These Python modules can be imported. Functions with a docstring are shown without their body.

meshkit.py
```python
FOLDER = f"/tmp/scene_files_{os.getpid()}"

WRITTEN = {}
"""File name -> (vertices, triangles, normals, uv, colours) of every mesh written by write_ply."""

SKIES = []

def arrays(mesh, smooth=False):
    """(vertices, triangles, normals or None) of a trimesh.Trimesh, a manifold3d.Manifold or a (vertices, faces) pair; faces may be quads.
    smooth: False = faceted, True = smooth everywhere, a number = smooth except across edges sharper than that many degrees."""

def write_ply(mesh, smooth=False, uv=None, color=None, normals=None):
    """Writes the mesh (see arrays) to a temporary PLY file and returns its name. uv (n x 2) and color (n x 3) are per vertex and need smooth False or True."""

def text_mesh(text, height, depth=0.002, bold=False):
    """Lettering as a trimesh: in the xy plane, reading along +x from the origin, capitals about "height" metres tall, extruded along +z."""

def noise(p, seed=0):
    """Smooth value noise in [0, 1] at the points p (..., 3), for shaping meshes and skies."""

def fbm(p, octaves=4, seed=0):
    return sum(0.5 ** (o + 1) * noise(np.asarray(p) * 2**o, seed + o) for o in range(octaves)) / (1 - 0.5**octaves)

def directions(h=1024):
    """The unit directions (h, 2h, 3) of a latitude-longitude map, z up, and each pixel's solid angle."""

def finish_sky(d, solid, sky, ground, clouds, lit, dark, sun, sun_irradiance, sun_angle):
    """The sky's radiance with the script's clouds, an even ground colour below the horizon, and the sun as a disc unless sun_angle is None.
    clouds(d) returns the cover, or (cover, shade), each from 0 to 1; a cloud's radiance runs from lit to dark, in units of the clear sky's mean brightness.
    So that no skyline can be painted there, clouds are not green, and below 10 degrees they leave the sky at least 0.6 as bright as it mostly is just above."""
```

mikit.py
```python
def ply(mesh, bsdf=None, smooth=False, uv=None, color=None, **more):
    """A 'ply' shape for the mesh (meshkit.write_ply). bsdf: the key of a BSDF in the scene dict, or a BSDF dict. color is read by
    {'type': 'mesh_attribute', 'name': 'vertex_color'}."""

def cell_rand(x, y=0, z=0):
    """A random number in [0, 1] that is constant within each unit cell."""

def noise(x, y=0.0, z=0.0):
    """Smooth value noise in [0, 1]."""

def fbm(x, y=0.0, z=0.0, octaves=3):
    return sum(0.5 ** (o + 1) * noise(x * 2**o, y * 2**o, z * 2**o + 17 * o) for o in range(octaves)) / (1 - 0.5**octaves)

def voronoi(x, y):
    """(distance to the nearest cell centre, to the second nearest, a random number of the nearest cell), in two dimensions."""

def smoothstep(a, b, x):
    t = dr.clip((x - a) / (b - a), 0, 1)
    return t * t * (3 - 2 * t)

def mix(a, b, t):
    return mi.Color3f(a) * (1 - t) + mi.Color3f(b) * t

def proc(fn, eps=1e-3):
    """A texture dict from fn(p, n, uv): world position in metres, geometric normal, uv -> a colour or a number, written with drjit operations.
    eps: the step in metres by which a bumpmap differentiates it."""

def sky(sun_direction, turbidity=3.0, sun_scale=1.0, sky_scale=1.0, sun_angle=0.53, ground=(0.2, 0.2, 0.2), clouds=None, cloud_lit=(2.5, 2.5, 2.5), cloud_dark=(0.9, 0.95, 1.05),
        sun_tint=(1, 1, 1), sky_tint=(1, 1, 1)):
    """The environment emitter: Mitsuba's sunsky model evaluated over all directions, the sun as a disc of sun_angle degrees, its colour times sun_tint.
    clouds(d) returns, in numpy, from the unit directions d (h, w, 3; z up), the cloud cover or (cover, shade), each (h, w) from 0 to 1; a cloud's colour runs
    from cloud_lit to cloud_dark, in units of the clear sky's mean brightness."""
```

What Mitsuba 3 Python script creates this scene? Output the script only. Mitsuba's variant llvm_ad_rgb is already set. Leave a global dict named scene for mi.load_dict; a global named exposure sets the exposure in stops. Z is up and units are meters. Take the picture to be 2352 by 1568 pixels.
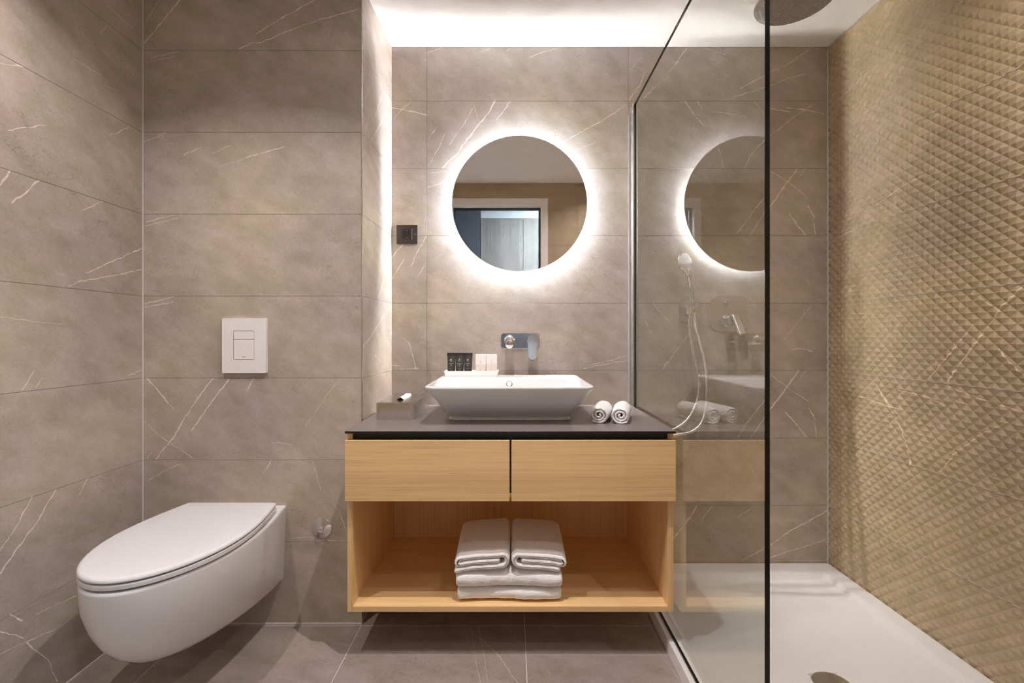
import math, random
import numpy as np, trimesh, drjit as dr, mitsuba as mi, mikit, meshkit
import manifold3d as m3
from mikit import noise, fbm, cell_rand, smoothstep, mix
from shapely.geometry import LineString, Polygon, Point, box as sbox
from shapely import union_all

T = mi.ScalarTransform4f
PI = math.pi
scene, labels = {}, {}

# ------------------------------------------------------------------ camera, lights, exposure
EYE = 1.055
scene['camera'] = {'type': 'perspective', 'fov': 2 * math.degrees(math.atan(1176 / 1045)), 'fov_axis': 'x',
                   'to_world': T().look_at(origin=[0, 0, EYE], target=[0, 1, EYE], up=[0, 0, 1]),
                   'principal_point_offset_y': 13 / 1568, 'near_clip': 0.01, 'far_clip': 50}
exposure = 0.27
DOWN = (1.0, 0.925, 0.91)            # colour of the ceiling downlights
SPOT_POWER = (3.2, 5.2, 2.1, 1.3)       # beam of each downlight, W/sr
LENS_POWER = (20.0, 250.0, 20.0, 12.0)  # glow of each downlight's lens
LED = (1.0, 0.955, 0.955)             # colour of the ring of light behind the mirror
LED_POWER = 500.0
HALL = (0.82, 0.92, 1.0)            # unseen cool lamp, placed to light the hall behind the camera
HALL_POWER = 330.0
# ceiling downlights over the toilet, before the wash stand, an unseen one lighting the shower side, and a fill lamp added by the doorway (their lamps are built further down)
DOWNLIGHTS = [(-0.95, 0.90), (0.0, 1.08), (0.95, 0.80), (0.75, 0.32)]
CUTOFF = (61.0, 57.0, 75.0, 66.0)       # half angle of each beam
BEAM = (36.0, 18.0, 30.0, 24.0)         # half angle of its full brightness

# ------------------------------------------------------------------ the room's measures (metres; y runs from the camera to the wash stand)
LEFT, RIGHT, BACK, MID, FRONT, CEIL = -1.353, 1.41, 2.026, 1.667, -0.05, 2.341
GLASS = 0.538


# ------------------------------------------------------------------ helpers
def numbered(key):
    if key not in scene and not any(k.startswith(key + '__') for k in scene):
        return key
    n = 1
    while f'{key}_{n:03d}' in scene or any(k.startswith(f'{key}_{n:03d}__') for k in scene):
        n += 1
    return f'{key}_{n:03d}'


def thing(name, label, cat, group=None):
    key = name
    n = 0
    while key in labels or key in scene:
        n += 1
        key = f'{name}_{n:03d}'
    labels[key] = {'label': label, 'category': cat}
    if group:
        labels[key]['group'] = group
    return key


def part(parent, name, mesh, bsdf, smooth=False, label=None, **more):
    key = numbered(f'{parent}__{name}')
    scene[key] = mikit.ply(mesh, bsdf, smooth=smooth, **more)
    if label:
        labels[key] = {'label': label}
    return key


def whole(name, label, cat, mesh, bsdf, smooth=False, group=None):
    key = thing(name, label, cat, group)
    scene[key] = mikit.ply(mesh, bsdf, smooth=smooth)
    return key


def struct(name, label, mesh, bsdf, smooth=False):
    scene[name] = mikit.ply(mesh, bsdf, smooth=smooth)
    labels[name] = {'kind': 'structure', 'label': label}
    return name


def cat(*ms):
    return trimesh.util.concatenate([m for m in ms])


def bx(x0, x1, y0, y1, z0, z1):
    m = trimesh.creation.box((x1 - x0, y1 - y0, z1 - z0))
    m.apply_translation(((x0 + x1) / 2, (y0 + y1) / 2, (z0 + z1) / 2))
    return m


def cbox(x0, x1, y0, y1, z0, z1, c):
    pts = []
    for sx in (0, 1):
        for sy in (0, 1):
            for sz in (0, 1):
                p = np.array([(x0, x1)[sx], (y0, y1)[sy], (z0, z1)[sz]], float)
                s = np.array([1 - 2 * sx, 1 - 2 * sy, 1 - 2 * sz]) * c
                for k in range(3):
                    q = p + s
                    q[k] = p[k]
                    pts.append(q)
    return trimesh.convex.convex_hull(np.array(pts))


def tri(man):
    m = man.to_mesh()
    return trimesh.Trimesh(m.vert_properties[:, :3], m.tri_verts, process=True)


def rbox(x0, x1, y0, y1, z0, z1, r, n=20):
    s = m3.Manifold.sphere(r, n)
    return tri(m3.Manifold.batch_hull([s.translate((x, y, z)) for x in (x0 + r, x1 - r) for y in (y0 + r, y1 - r) for z in (z0 + r, z1 - r)]))


def rrect(w, h, r, n=8):
    p = []
    for cx, cy, a in ((w / 2 - r, h / 2 - r, 0), (-w / 2 + r, h / 2 - r, 90), (-w / 2 + r, -h / 2 + r, 180), (w / 2 - r, -h / 2 + r, 270)):
        for k in range(n + 1):
            t = math.radians(a + 90 * k / n)
            p.append((cx + r * math.cos(t), cy + r * math.sin(t)))
    return np.array(p)


def loft(rings, cap0=True, cap1=True):
    """Closed rings of equal length (n x 3 each) joined in order; caps are fans to the ring's mean."""
    rings = [np.asarray(r, float) for r in rings]
    n = len(rings[0])
    v, f = np.vstack(rings), []
    for k in range(len(rings) - 1):
        a, b = k * n, (k + 1) * n
        for i in range(n):
            j = (i + 1) % n
            f += [(a + i, a + j, b + j), (a + i, b + j, b + i)]
    if cap0:
        v = np.vstack([v, rings[0].mean(0)])
        f += [((i + 1) % n, i, len(v) - 1) for i in range(n)]
    if cap1:
        v = np.vstack([v, rings[-1].mean(0)])
        o = (len(rings) - 1) * n
        f += [(o + i, o + (i + 1) % n, len(v) - 1) for i in range(n)]
    m = trimesh.Trimesh(v, np.array(f), process=False)
    if m.is_watertight and m.volume < 0:
        m.invert()
    return m


def plate(w, h, t, r, at, bevel=0.0012):
    """A rounded rectangle plate standing on a wall that faces -y: back on y = at[1], front at at[1] - t."""
    rings = []
    for inset, y in ((0, 0), (0, -t + bevel), (bevel * .3, -t + bevel * .3), (bevel, -t)):
        p = rrect(w - 2 * inset, h - 2 * inset, max(r - inset, 1e-4))
        rings.append(np.c_[at[0] + p[:, 0], np.full(len(p), at[1] + y), at[2] + p[:, 1]])
    m = loft(rings)
    m.fix_normals()
    return m


def lathe(profile, at, axis=(0, 0, 1), n=40):
    m = trimesh.creation.revolve(np.array(profile, float), sections=n)
    if m.volume < 0:
        m.invert()
    m.apply_transform(trimesh.geometry.align_vectors([0, 0, 1], axis))
    m.apply_translation(at)
    return m


def tube(pts, r, n=12, dense=None):
    pts = np.asarray(pts, float)
    if dense:
        pts = catmull(pts, dense)
    rr = np.broadcast_to(np.asarray(r, float), (len(pts),)) if np.ndim(r) == 0 else np.interp(np.linspace(0, 1, len(pts)), np.linspace(0, 1, len(r)), r)
    t = np.gradient(pts, axis=0)
    t /= np.linalg.norm(t, axis=1, keepdims=True)
    u = np.cross(t[0], [0, 0, 1] if abs(t[0][2]) < .9 else [1, 0, 0])
    rings = []
    for k in range(len(pts)):
        u = u - t[k] * (u @ t[k])
        u /= np.linalg.norm(u)
        w = np.cross(t[k], u)
        a = np.arange(n) * 2 * PI / n
        rings.append(pts[k] + rr[k] * (np.cos(a)[:, None] * u + np.sin(a)[:, None] * w))
    m = loft(rings)
    m.fix_normals()
    return m


def catmull(p, k):
    p = np.asarray(p, float)
    q = np.vstack([2 * p[0] - p[1], p, 2 * p[-1] - p[-2]])
    out = []
    for i in range(1, len(q) - 2):
        for s in np.arange(k) / k:
            out.append(.5 * (2 * q[i] + (q[i + 1] - q[i - 1]) * s + (2 * q[i - 1] - 5 * q[i] + 4 * q[i + 1] - q[i + 2]) * s * s + (3 * q[i] - q[i - 1] - 3 * q[i + 1] + q[i + 2]) * s ** 3))
    return np.vstack(out + [p[-1]])


def disc(x, y, z, r, up=-1, n=36):
    a = np.arange(n) * 2 * PI / n
    v = np.c_[x + r * np.cos(a), y + r * np.sin(a), np.full(n, z)]
    v = np.vstack([v, [x, y, z]])
    f = [(i, (i + 1) % n, n) if up > 0 else ((i + 1) % n, i, n) for i in range(n)]
    return trimesh.Trimesh(v, np.array(f), process=False)


def face_y(m):
    """xy drawing (z = thickness) -> standing on a wall that faces -y."""
    m = m.copy()
    m.apply_transform(np.array([[1, 0, 0, 0], [0, 0, -1, 0], [0, 1, 0, 0], [0, 0, 0, 1.0]]))
    return m


# ------------------------------------------------------------------ materials
VEINS = {
'middle': [-1216,2285,-1348,2125,24,-1291,2285,-1342,2205,10,-719,2285,-855,2213,16,-855,2213,-938,2160,16,-560,2253,-688,2218,12,-688,2218,-775,2189,12,-775,2189,-815,2173,12,-815,2173,-911,2133,12,-911,2133,-959,2125,12,-959,2125,-999,2105,12,-1337,2070,-1219,2098,10,-1342,2055,-1238,2078,8,-1350,1765,-1267,1798,10,-1200,1720,-1133,1747,8,-1098,1722,-1031,1754,10,-1070,1676,-975,1707,6,-975,1707,-911,1727,14,-911,1727,-836,1747,14,-1340,1473,-1236,1498,12,-1346,1459,-1222,1487,8,-1342,1173,-1238,1199,12,-1346,1159,-1241,1179,8,-1337,900,-1299,857,24,-1299,857,-1262,811,24,-1262,811,-1239,785,12,-1094,900,-1142,841,20,-1142,841,-1190,769,20,-1190,769,-1236,690,20,-1236,690,-1302,607,24,-1038,897,-1078,841,22,-1078,841,-1126,777,22,-1126,777,-1174,706,22,-946,900,-971,854,16,-1346,741,-1294,690,10,-1294,690,-1166,605,10,-648,881,-703,801,6,-703,801,-759,722,6,-1337,605,-1321,629,10,-884,663,-847,664,10,-847,664,-799,656,10,-882,600,-912,549,11,-734,600,-700,490,10,-656,442,-632,411,12,-632,411,-608,339,12,-1334,525,-1286,554,8,-1286,554,-1214,586,8,-804,316,-724,318,6,-672,305,-608,302,14,-512,2285,-536,2237,6],
'back': [-535,2071,-448,2055,19,-448,2055,-382,2038,19,-525,2026,-487,2065,10,-487,2065,-444,2100,10,-380,2315,-312,2337,10,-142,2317,-93,2337,8,-21,2325,4,2337,12,76,2294,124,2313,12,124,2313,207,2337,12,-74,2102,-99,2055,31,-99,2055,-147,1997,31,-147,1997,-206,1920,31,-206,1920,-244,1867,31,-244,1867,-308,1805,31,-8,2100,-37,2055,19,-37,2055,-70,2015,19,-173,2071,-215,1997,13,-215,1997,-279,1906,13,-173,2094,-147,2011,8,-332,1988,-374,1929,9,-302,1949,-332,1881,13,-332,1881,-374,1809,13,221,1914,318,1968,16,318,1968,425,2026,16,425,2026,502,2081,16,279,1881,386,1920,10,-376,1714,-293,1743,13,-370,1778,-283,1788,10,-485,1462,-510,1435,19,-510,1435,-535,1402,19,-380,1503,-428,1416,16,-428,1416,-448,1367,16,-481,1396,-535,1309,15,-382,1377,-425,1309,12,-483,1047,-458,1022,12,-458,1022,-427,906,17,-535,923,-496,921,15,-496,908,-419,910,19,522,2104,570,2172,12,570,2172,593,2230,12,527,2240,576,2298,8,318,910,386,925,12,386,925,522,948,12,337,925,434,944,10,434,944,525,970,10,779,2337,725,2259,24,725,2259,648,2172,24,648,2172,589,2114,24,861,2337,948,2307,8,1320,2327,1239,2269,15,1239,2269,1152,2230,15,1152,2230,1020,2156,15,1307,2224,1210,2195,13,1210,2195,1171,2176,13,1171,2176,1055,2139,13,1055,2139,987,2119,13,770,2100,822,2026,19,822,2026,855,1993,19,826,2100,845,2065,19,890,2055,1039,2034,10,1078,2100,1123,2042,9,1148,2069,1239,2050,21,1219,2071,1307,2061,21,1307,2061,1394,2042,21,1351,2094,1239,2017,13,1239,2017,1148,1943,13,1126,1929,1064,1862,14,1064,1862,1039,1807,14,915,1910,940,1807,13,1272,1801,1210,1716,29,1210,1716,1144,1623,29,1307,1799,1283,1765,10,1142,1794,1249,1726,12,1249,1726,1316,1668,12,1318,1635,1347,1580,21,1342,1571,1351,1511,16,1233,1600,1278,1538,21,1278,1538,1311,1503,21,1126,1673,1055,1580,19,1055,1580,1004,1513,19,1126,1606,1064,1507,19,1330,1187,1210,1038,8,1245,993,1278,999,13,1278,999,1336,987,13,1276,900,1210,805,27,1210,805,1148,727,27,1313,902,1283,867,10,1148,886,1239,815,13,1239,815,1320,764,13,1322,735,1353,679,21,1349,669,1357,605,15,1216,718,1268,659,21,1268,659,1313,605,21,1132,776,1055,679,21,1055,679,1008,605,21,1132,704,1064,603,19,1055,485,1093,417,8,822,297,797,252,25,797,252,719,150,25,890,295,841,233,17,1080,297,997,243,10,1404,278,1345,243,21,1345,243,1249,194,21,1249,194,1152,126,21,1152,126,1028,55,21,1404,152,1307,117,14,1307,117,1210,91,14,1210,91,1097,49,14,787,1063,725,979,16,725,979,669,906,16,628,1198,715,1102,15,591,1125,618,1072,12],
'left': [1202,1774,1258,1800,12,1223,1607,1267,1635,9,1267,1635,1320,1666,9,1530,1732,1561,1751,11,1561,1751,1609,1795,11,1227,1500,1202,1453,23,1300,1499,1261,1448,20,1261,1448,1231,1417,19,1427,1448,1503,1498,8,1661,1373,1511,1291,14,1511,1291,1446,1254,13,1661,1297,1544,1259,14,1544,1259,1427,1227,13,1427,1227,1388,1206,12,1405,1910,1464,1911,7,1464,1911,1503,1913,7,1525,2097,1495,2050,9,1519,1889,1561,1897,7,1527,2160,1623,2152,8,1290,957,1256,906,9,1310,933,1292,908,6,1661,929,1605,914,9,1283,602,1239,529,13,1239,529,1202,487,13,1349,598,1302,533,19,1302,533,1256,485,18,1256,485,1202,427,18,1453,602,1424,559,11,1420,248,1290,264,8,1349,187,1261,205,9,1261,205,1202,216,8,1228,304,1256,269,21,1202,274,1256,225,13,1256,225,1278,182,13,1267,201,1326,111,12,1326,111,1354,26,13,1202,1106,1267,1099,5,1256,1098,1378,1089,6],
'niche': [2007,2098,1877,1937,17,1877,1937,1764,1811,16,1894,2063,1799,1917,11,1740,2006,1694,1940,7,1750,1927,1694,1810,7,2007,1422,1905,1285,14,1905,1285,1840,1206,13,1994,1185,1799,1074,14,1799,1074,1681,1016,12,1759,1405,1789,1373,8,1784,1552,2019,1528,11,1809,979,1877,949,9,1726,875,1694,813,8,1764,1436,1850,1340,9],
'right': [1253,1194,1311,1138,25,1311,1138,1347,1082,25,1347,1082,1398,1016,26,1398,1016,1446,946,27,1446,946,1476,904,28,1391,1090,1439,1029,17,1439,1029,1513,941,18,1513,941,1540,912,18,1395,1187,1311,1125,10,1318,1018,1290,982,16,1290,982,1253,946,15,2007,1470,1856,1497,12,1844,1145,1715,1135,9,1619,943,1648,902,12,1762,868,1709,803,23,1709,803,1648,717,22,1648,717,1621,653,22,1621,653,1609,601,22,1844,811,1756,796,19,1756,796,1621,785,18,1676,859,1561,850,14,1561,850,1482,829,13,1468,891,1385,868,15,1385,868,1271,847,14,1463,853,1395,840,9,1290,814,1372,754,11,1372,754,1446,683,12,1446,683,1502,604,13,1676,676,1736,600,11,1551,1607,1648,1593,11,1648,1593,1756,1563,11,1354,1582,1426,1559,9,1471,1578,1561,1549,7,1826,2091,2018,2067,10,1288,871,1253,864,6],
'floor': [-124,1658,-107,1577,12,-107,1577,-86,1472,12,-86,1472,-74,1383,11,-148,1648,-124,1512,10,-124,1512,-97,1383,9,-25,1658,40,1544,8,-108,1589,-37,1492,15,-37,1492,-1,1415,14,-1,1415,19,1383,13,505,1533,513,1397,7,464,1648,499,1472,8,499,1472,515,1383,8,387,1658,391,1589,5,-542,1488,-603,1462,8,283,1753,311,1673,7],
}


def stone(name, axes, base, vein, tile_w, u0, seed, rough=0.42, vein_gain=1.0):
    """Stone porcelain: mottled body, fine dark cracks, and the pale veins, a list of segments in wall coordinates (mm, half width in 0.1 mm)."""
    seg = np.array(VEINS.get(vein, []), float).reshape(-1, 5) * [1e-3, 1e-3, 1e-3, 1e-3, 1e-4]
    seg = np.vstack([seg, [[99, 99, 99.1, 99.1, 1e-4]]])
    C, K, U0, V0, NU, NV = 0.06, 5, -1.5, -0.1, 60, 44
    table = np.full((NV, NU, K), len(seg) - 1, np.uint32)
    fill = np.zeros((NV, NU), int)
    for i, (a, b, c, d, w) in enumerate(seg[:-1]):
        L = math.hypot(c - a, d - b)
        cells = set()
        for s in np.linspace(0, 1, max(2, int(L / 0.012))):
            for du in (-.011, .011):
                for dv in (-.011, .011):
                    cells.add((int((a + (c - a) * s + du - U0) // C), int((b + (d - b) * s + dv - V0) // C)))
        for (p, q) in cells:
            if 0 <= p < NU and 0 <= q < NV and fill[q, p] < K:
                table[q, p, fill[q, p]] = i
                fill[q, p] += 1
    tab = mi.UInt32(table.ravel())
    sa, sb, sc, sd, sw = (mi.Float(seg[:, k].astype(np.float32)) for k in range(5))
    light = [min(1.0, c * k) for c, k in zip(base, (2.15, 2.2, 2.3))]

    def fn(p, n, uv):
        u, v = axes(p)
        ou = u + seed * 3.7
        big = fbm(ou * 3.1, v * 4.3, seed, 3)
        mid = fbm(ou * 17 + v * 9, v * 21, seed + 5, 3)
        fine = noise(ou * 240, v * 240, seed + 9)
        tone = cell_rand((u - u0) / tile_w, v / 0.3, seed)
        k = 0.80 + 0.40 * (big - .5) + 0.34 * (mid - .5) + 0.12 * (fine - .5) + 0.07 * (tone - .5) + .2
        col = mi.Color3f(base[0], base[1] * (1 + .05 * (big - .5)), base[2] * (1 - .16 * (big - .5) + .15 * (mid - .5))) * k
        # fine dark cracks, in patches
        q = fbm(ou * 13 + v * 9, v * 19 - ou * 6, seed + 21, 5)
        crack = smoothstep(0.010, 0.0, dr.abs(q - 0.5)) * smoothstep(0.52, 0.72, fbm(ou * 5, v * 5, seed + 31, 2))
        col = col * (1 - 0.27 * crack)
        # thin pale scratches
        q2 = fbm(ou * 4 - v * 7, v * 15 + ou * 11, seed + 41, 3)
        faint = smoothstep(0.007, 0.0, dr.abs(q2 - 0.47)) * smoothstep(0.56, 0.7, fbm(ou * 4, v * 4, seed + 51, 2))
        # veins
        wu = u + 0.004 * (noise(u * 70, v * 70, seed + 61) - .5) + 0.0013 * (noise(u * 330, v * 330, seed + 71) - .5)
        wv = v + 0.004 * (noise(u * 70, v * 70, seed + 62) - .5) + 0.0013 * (noise(u * 330, v * 330, seed + 72) - .5)
        ci = mi.UInt32(dr.clip(dr.floor((u - U0) / C), 0, NU - 1)) + mi.UInt32(dr.clip(dr.floor((v - V0) / C), 0, NV - 1)) * NU
        m = mi.Float(9)
        for j in range(K):
            s = dr.gather(mi.UInt32, tab, ci * K + j)
            a, b, c, d, w = (dr.gather(mi.Float, arr, s) for arr in (sa, sb, sc, sd, sw))
            ex, ey = c - a, d - b
            t = dr.clip(((wu - a) * ex + (wv - b) * ey) / (ex * ex + ey * ey), 0, 1)
            dist = dr.sqrt(dr.square(wu - a - t * ex) + dr.square(wv - b - t * ey))
            m = dr.minimum(m, dist / w)
        width = 0.45 + 1.1 * noise(u * 55, v * 55, seed + 81)
        vm = smoothstep(1.15, 0.55, m / width) * (0.55 + .45 * noise(u * 90, v * 90, seed + 91)) * vein_gain
        return mix(mix(col, light, 0.09 * faint), light, dr.clip(vm, 0, 1) * .9)

    scene[name] = {'type': 'principled', 'base_color': mikit.proc(fn), 'roughness': rough, 'specular': 0.4}


STONE = (0.405, 0.342, 0.288)
BROWN = (0.415, 0.324, 0.214)
stone('stone_back', lambda p: (p.x, p.z), STONE, 'back', 0.9, -0.38, 1)
stone('stone_middle', lambda p: (p.x, p.z), STONE, 'middle', 0.9, -1.4, 2)
stone('stone_left', lambda p: (p.y, p.z), STONE, 'left', 0.9, 0.77, 3)
stone('stone_niche', lambda p: (p.y, p.z), STONE, 'niche', 0.9, 1.5, 4)
stone('stone_right', lambda p: (p.y, p.z), BROWN, 'right', 0.9, 0.226, 5, 0.5)
stone('stone_front', lambda p: (p.x, p.z), BROWN, 'front', 0.9, -0.36, 6)
stone('stone_floor', lambda p: (p.x, p.y), (0.290, 0.240, 0.216), 'floor', 0.6, 0.044, 7, 0.38, 0.75)


def wood(name, vertical, c0, c1):
    def fn(p, n, uv):
        a, b, c = (p.z, p.x, p.y) if vertical else (p.x, p.z, p.y)
        warp = 0.010 * (noise(a * 1.3, b * 7, c * 7) - .5) + .003 * (noise(a * 4, b * 30, c * 30) - .5)
        g = .55 * noise(a * .8, (b + warp) * 190, (c + warp) * 190) + .3 * noise(a * 1.6, (b + warp) * 420, (c + warp) * 420) + .15 * noise(a * 5, (b + warp) * 900, (c + warp) * 900)
        pore = smoothstep(0.5, 0.85, noise(a * 3.5, (b + warp) * 640, (c + warp) * 640))
        wide = noise(a * .5, b * 22, c * 22)
        return mix(c0, c1, dr.clip(0.15 + 0.75 * g + .3 * (wide - .5), 0, 1)) * (1 - 0.16 * pore)
    scene[name] = {'type': 'principled', 'base_color': mikit.proc(fn), 'roughness': 0.42, 'specular': 0.35}


wood('oak_across', False, (0.62, 0.395, 0.180), (0.86, 0.590, 0.300))
wood('oak_upright', True, (0.62, 0.395, 0.180), (0.86, 0.590, 0.300))
wood('grey_wood', True, (0.10, 0.095, 0.09), (0.42, 0.40, 0.38))


def plain(name, rgb, rough=0.5, spec=0.4):
    scene[name] = {'type': 'principled', 'base_color': {'type': 'rgb', 'value': list(rgb)}, 'roughness': rough, 'specular': spec}


def gloss(name, rgb, ior=1.5):
    scene[name] = {'type': 'plastic', 'diffuse_reflectance': {'type': 'rgb', 'value': list(rgb)}, 'int_ior': ior}


def metal(name, v, alpha):
    v = [v] * 3 if np.ndim(v) == 0 else list(v)
    scene[name] = {'type': 'roughconductor', 'material': 'none', 'specular_reflectance': {'type': 'rgb', 'value': v}, 'alpha': alpha, 'distribution': 'ggx'}


plain('grout_light', (0.56, 0.54, 0.53), .8, .1)
plain('grout_dark', (0.21, 0.19, 0.175), .8, .1)
plain('silicone', (0.52, 0.50, 0.49), .35)
plain('ceiling_paint', (0.87, 0.86, 0.85), .8, .1)
gloss('porcelain', (0.80, 0.81, 0.82))
gloss('sanitary_white', (0.69, 0.70, 0.725))
plain('white_plastic', (0.80, 0.78, 0.78), .3, .5)
plain('tray_acrylic', (0.76, 0.745, 0.755), .22, .5)
metal('chrome', 0.80, 0.03)
metal('hose_metal', 0.88, 0.12)
metal('satin_chrome', 0.62, 0.16)
scene['mirror_silver'] = {'type': 'conductor', 'material': 'none', 'specular_reflectance': {'type': 'rgb', 'value': [0.93, 0.93, 0.92]}}
plain('anthracite', (0.035, 0.031, 0.031), .32, .5)
plain('black_plastic', (0.012, 0.012, 0.012), .35, .5)
plain('black_laminate', (0.010, 0.010, 0.010), .4, .4)
plain('taupe_laminate', (0.140, 0.120, 0.119), .30, .5)
plain('glass_edge', (0.004, 0.006, 0.005), .12, .5)
plain('brass', (0.70, 0.42, 0.10), .3, .5)
plain('print_white', (0.75, 0.74, 0.72), .6, .2)
plain('print_grey', (0.36, 0.34, 0.33), .6, .2)
plain('tube_black', (0.028, 0.025, 0.025), .3, .5)
plain('card_white', (0.82, 0.80, 0.78), .55, .3)
plain('paper_cream', (0.74, 0.66, 0.60), .6, .2)
plain('tissue_paper', (0.88, 0.88, 0.88), .8, .1)
plain('door_white', (0.86, 0.83, 0.80), .4, .4)
plain('hall_blue', (0.70, 0.75, 0.80), .7, .2)
plain('hall_dark', (0.085, 0.095, 0.115), .5, .4)
plain('hall_floor', (0.62, 0.60, 0.57), .5, .3)  # unseen floor, pale so that it bounces light towards the basin front
scene['shower_glass'] = {'type': 'thindielectric', 'int_ior': 1.85, 'specular_transmittance': {'type': 'rgb', 'value': [0.86, 0.90, 0.845]}}


def terry_fn(p, n, uv):
    return noise(p.x * 520, p.y * 520, p.z * 520) * .7 + noise(p.x * 210, p.y * 210, p.z * 210) * .5


scene['terry'] = {'type': 'twosided', 'bsdf': {'type': 'bumpmap', 'arbitrary': mikit.proc(terry_fn, eps=3e-4), 'scale': 0.0018,
                  'bsdf': {'type': 'diffuse', 'reflectance': {'type': 'rgb', 'value': [0.86, 0.855, 0.86]}}}}

# ------------------------------------------------------------------ the setting
TH, GAP = 0.008, 0.0008          # tile thickness, half a joint


def tile_box(x0, x1, y0, y1, z0, z1):
    return cbox(x0, x1, y0, y1, z0, z1, 0.0005)


def rows(z0, z1, h=0.3):
    k = math.floor(z0 / h + 1e-6)
    out = []
    while k * h < z1 - 1e-6:
        a, b = max(k * h, z0), min((k + 1) * h, z1)
        if b - a > .01:
            out.append((a, b))
        k += 1
    return out


def cols(u0, u1, joints):
    e = [u0] + [j for j in joints if u0 < j < u1] + [u1]
    return list(zip(e, e[1:]))


# back wall (wash stand and shower), facing the camera
struct('wall_back', 'wall behind the wash stand and the shower, clad in greige stone tiles', bx(-0.545, RIGHT + .03, BACK + .0007, BACK + .12, 0, CEIL), 'grout_dark')
for a, b in rows(0, CEIL):
    for u, w in cols(-0.537, RIGHT, (-0.380, 0.518)):
        part('wall_back', 'tile', tile_box(u + GAP, w - GAP, BACK, BACK + TH, a + GAP, b - GAP), 'stone_back')
# wall with the toilet, standing forward
struct('wall_middle', 'wall behind the toilet, standing forward of the wash stand wall, clad in greige stone tiles', bx(LEFT - .03, -0.562, MID + .0007, BACK + .12, 0, CEIL), 'grout_dark')
for a, b in rows(0, CEIL):
    part('wall_middle', 'tile', tile_box(LEFT, -0.5525, MID, MID + TH, a + GAP, b - GAP), 'stone_middle')


# short side wall of the recess; it runs a little askew
def askew(m):
    m = m.copy()
    v = np.array(m.vertices)
    v[:, 0] += 0.039 * (v[:, 1] - MID)
    m.vertices = v
    return m


struct('wall_niche', 'short side wall of the wash stand recess, clad in greige stone tiles', askew(bx(-0.561, -0.5497, MID + .004, BACK + .003, 0, CEIL)), 'grout_dark')
for a, b in rows(0, CEIL):
    part('wall_niche', 'tile', askew(tile_box(-0.549 - TH, -0.549, MID + .004, BACK - .001, a + GAP, b - GAP)), 'stone_niche')
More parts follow.
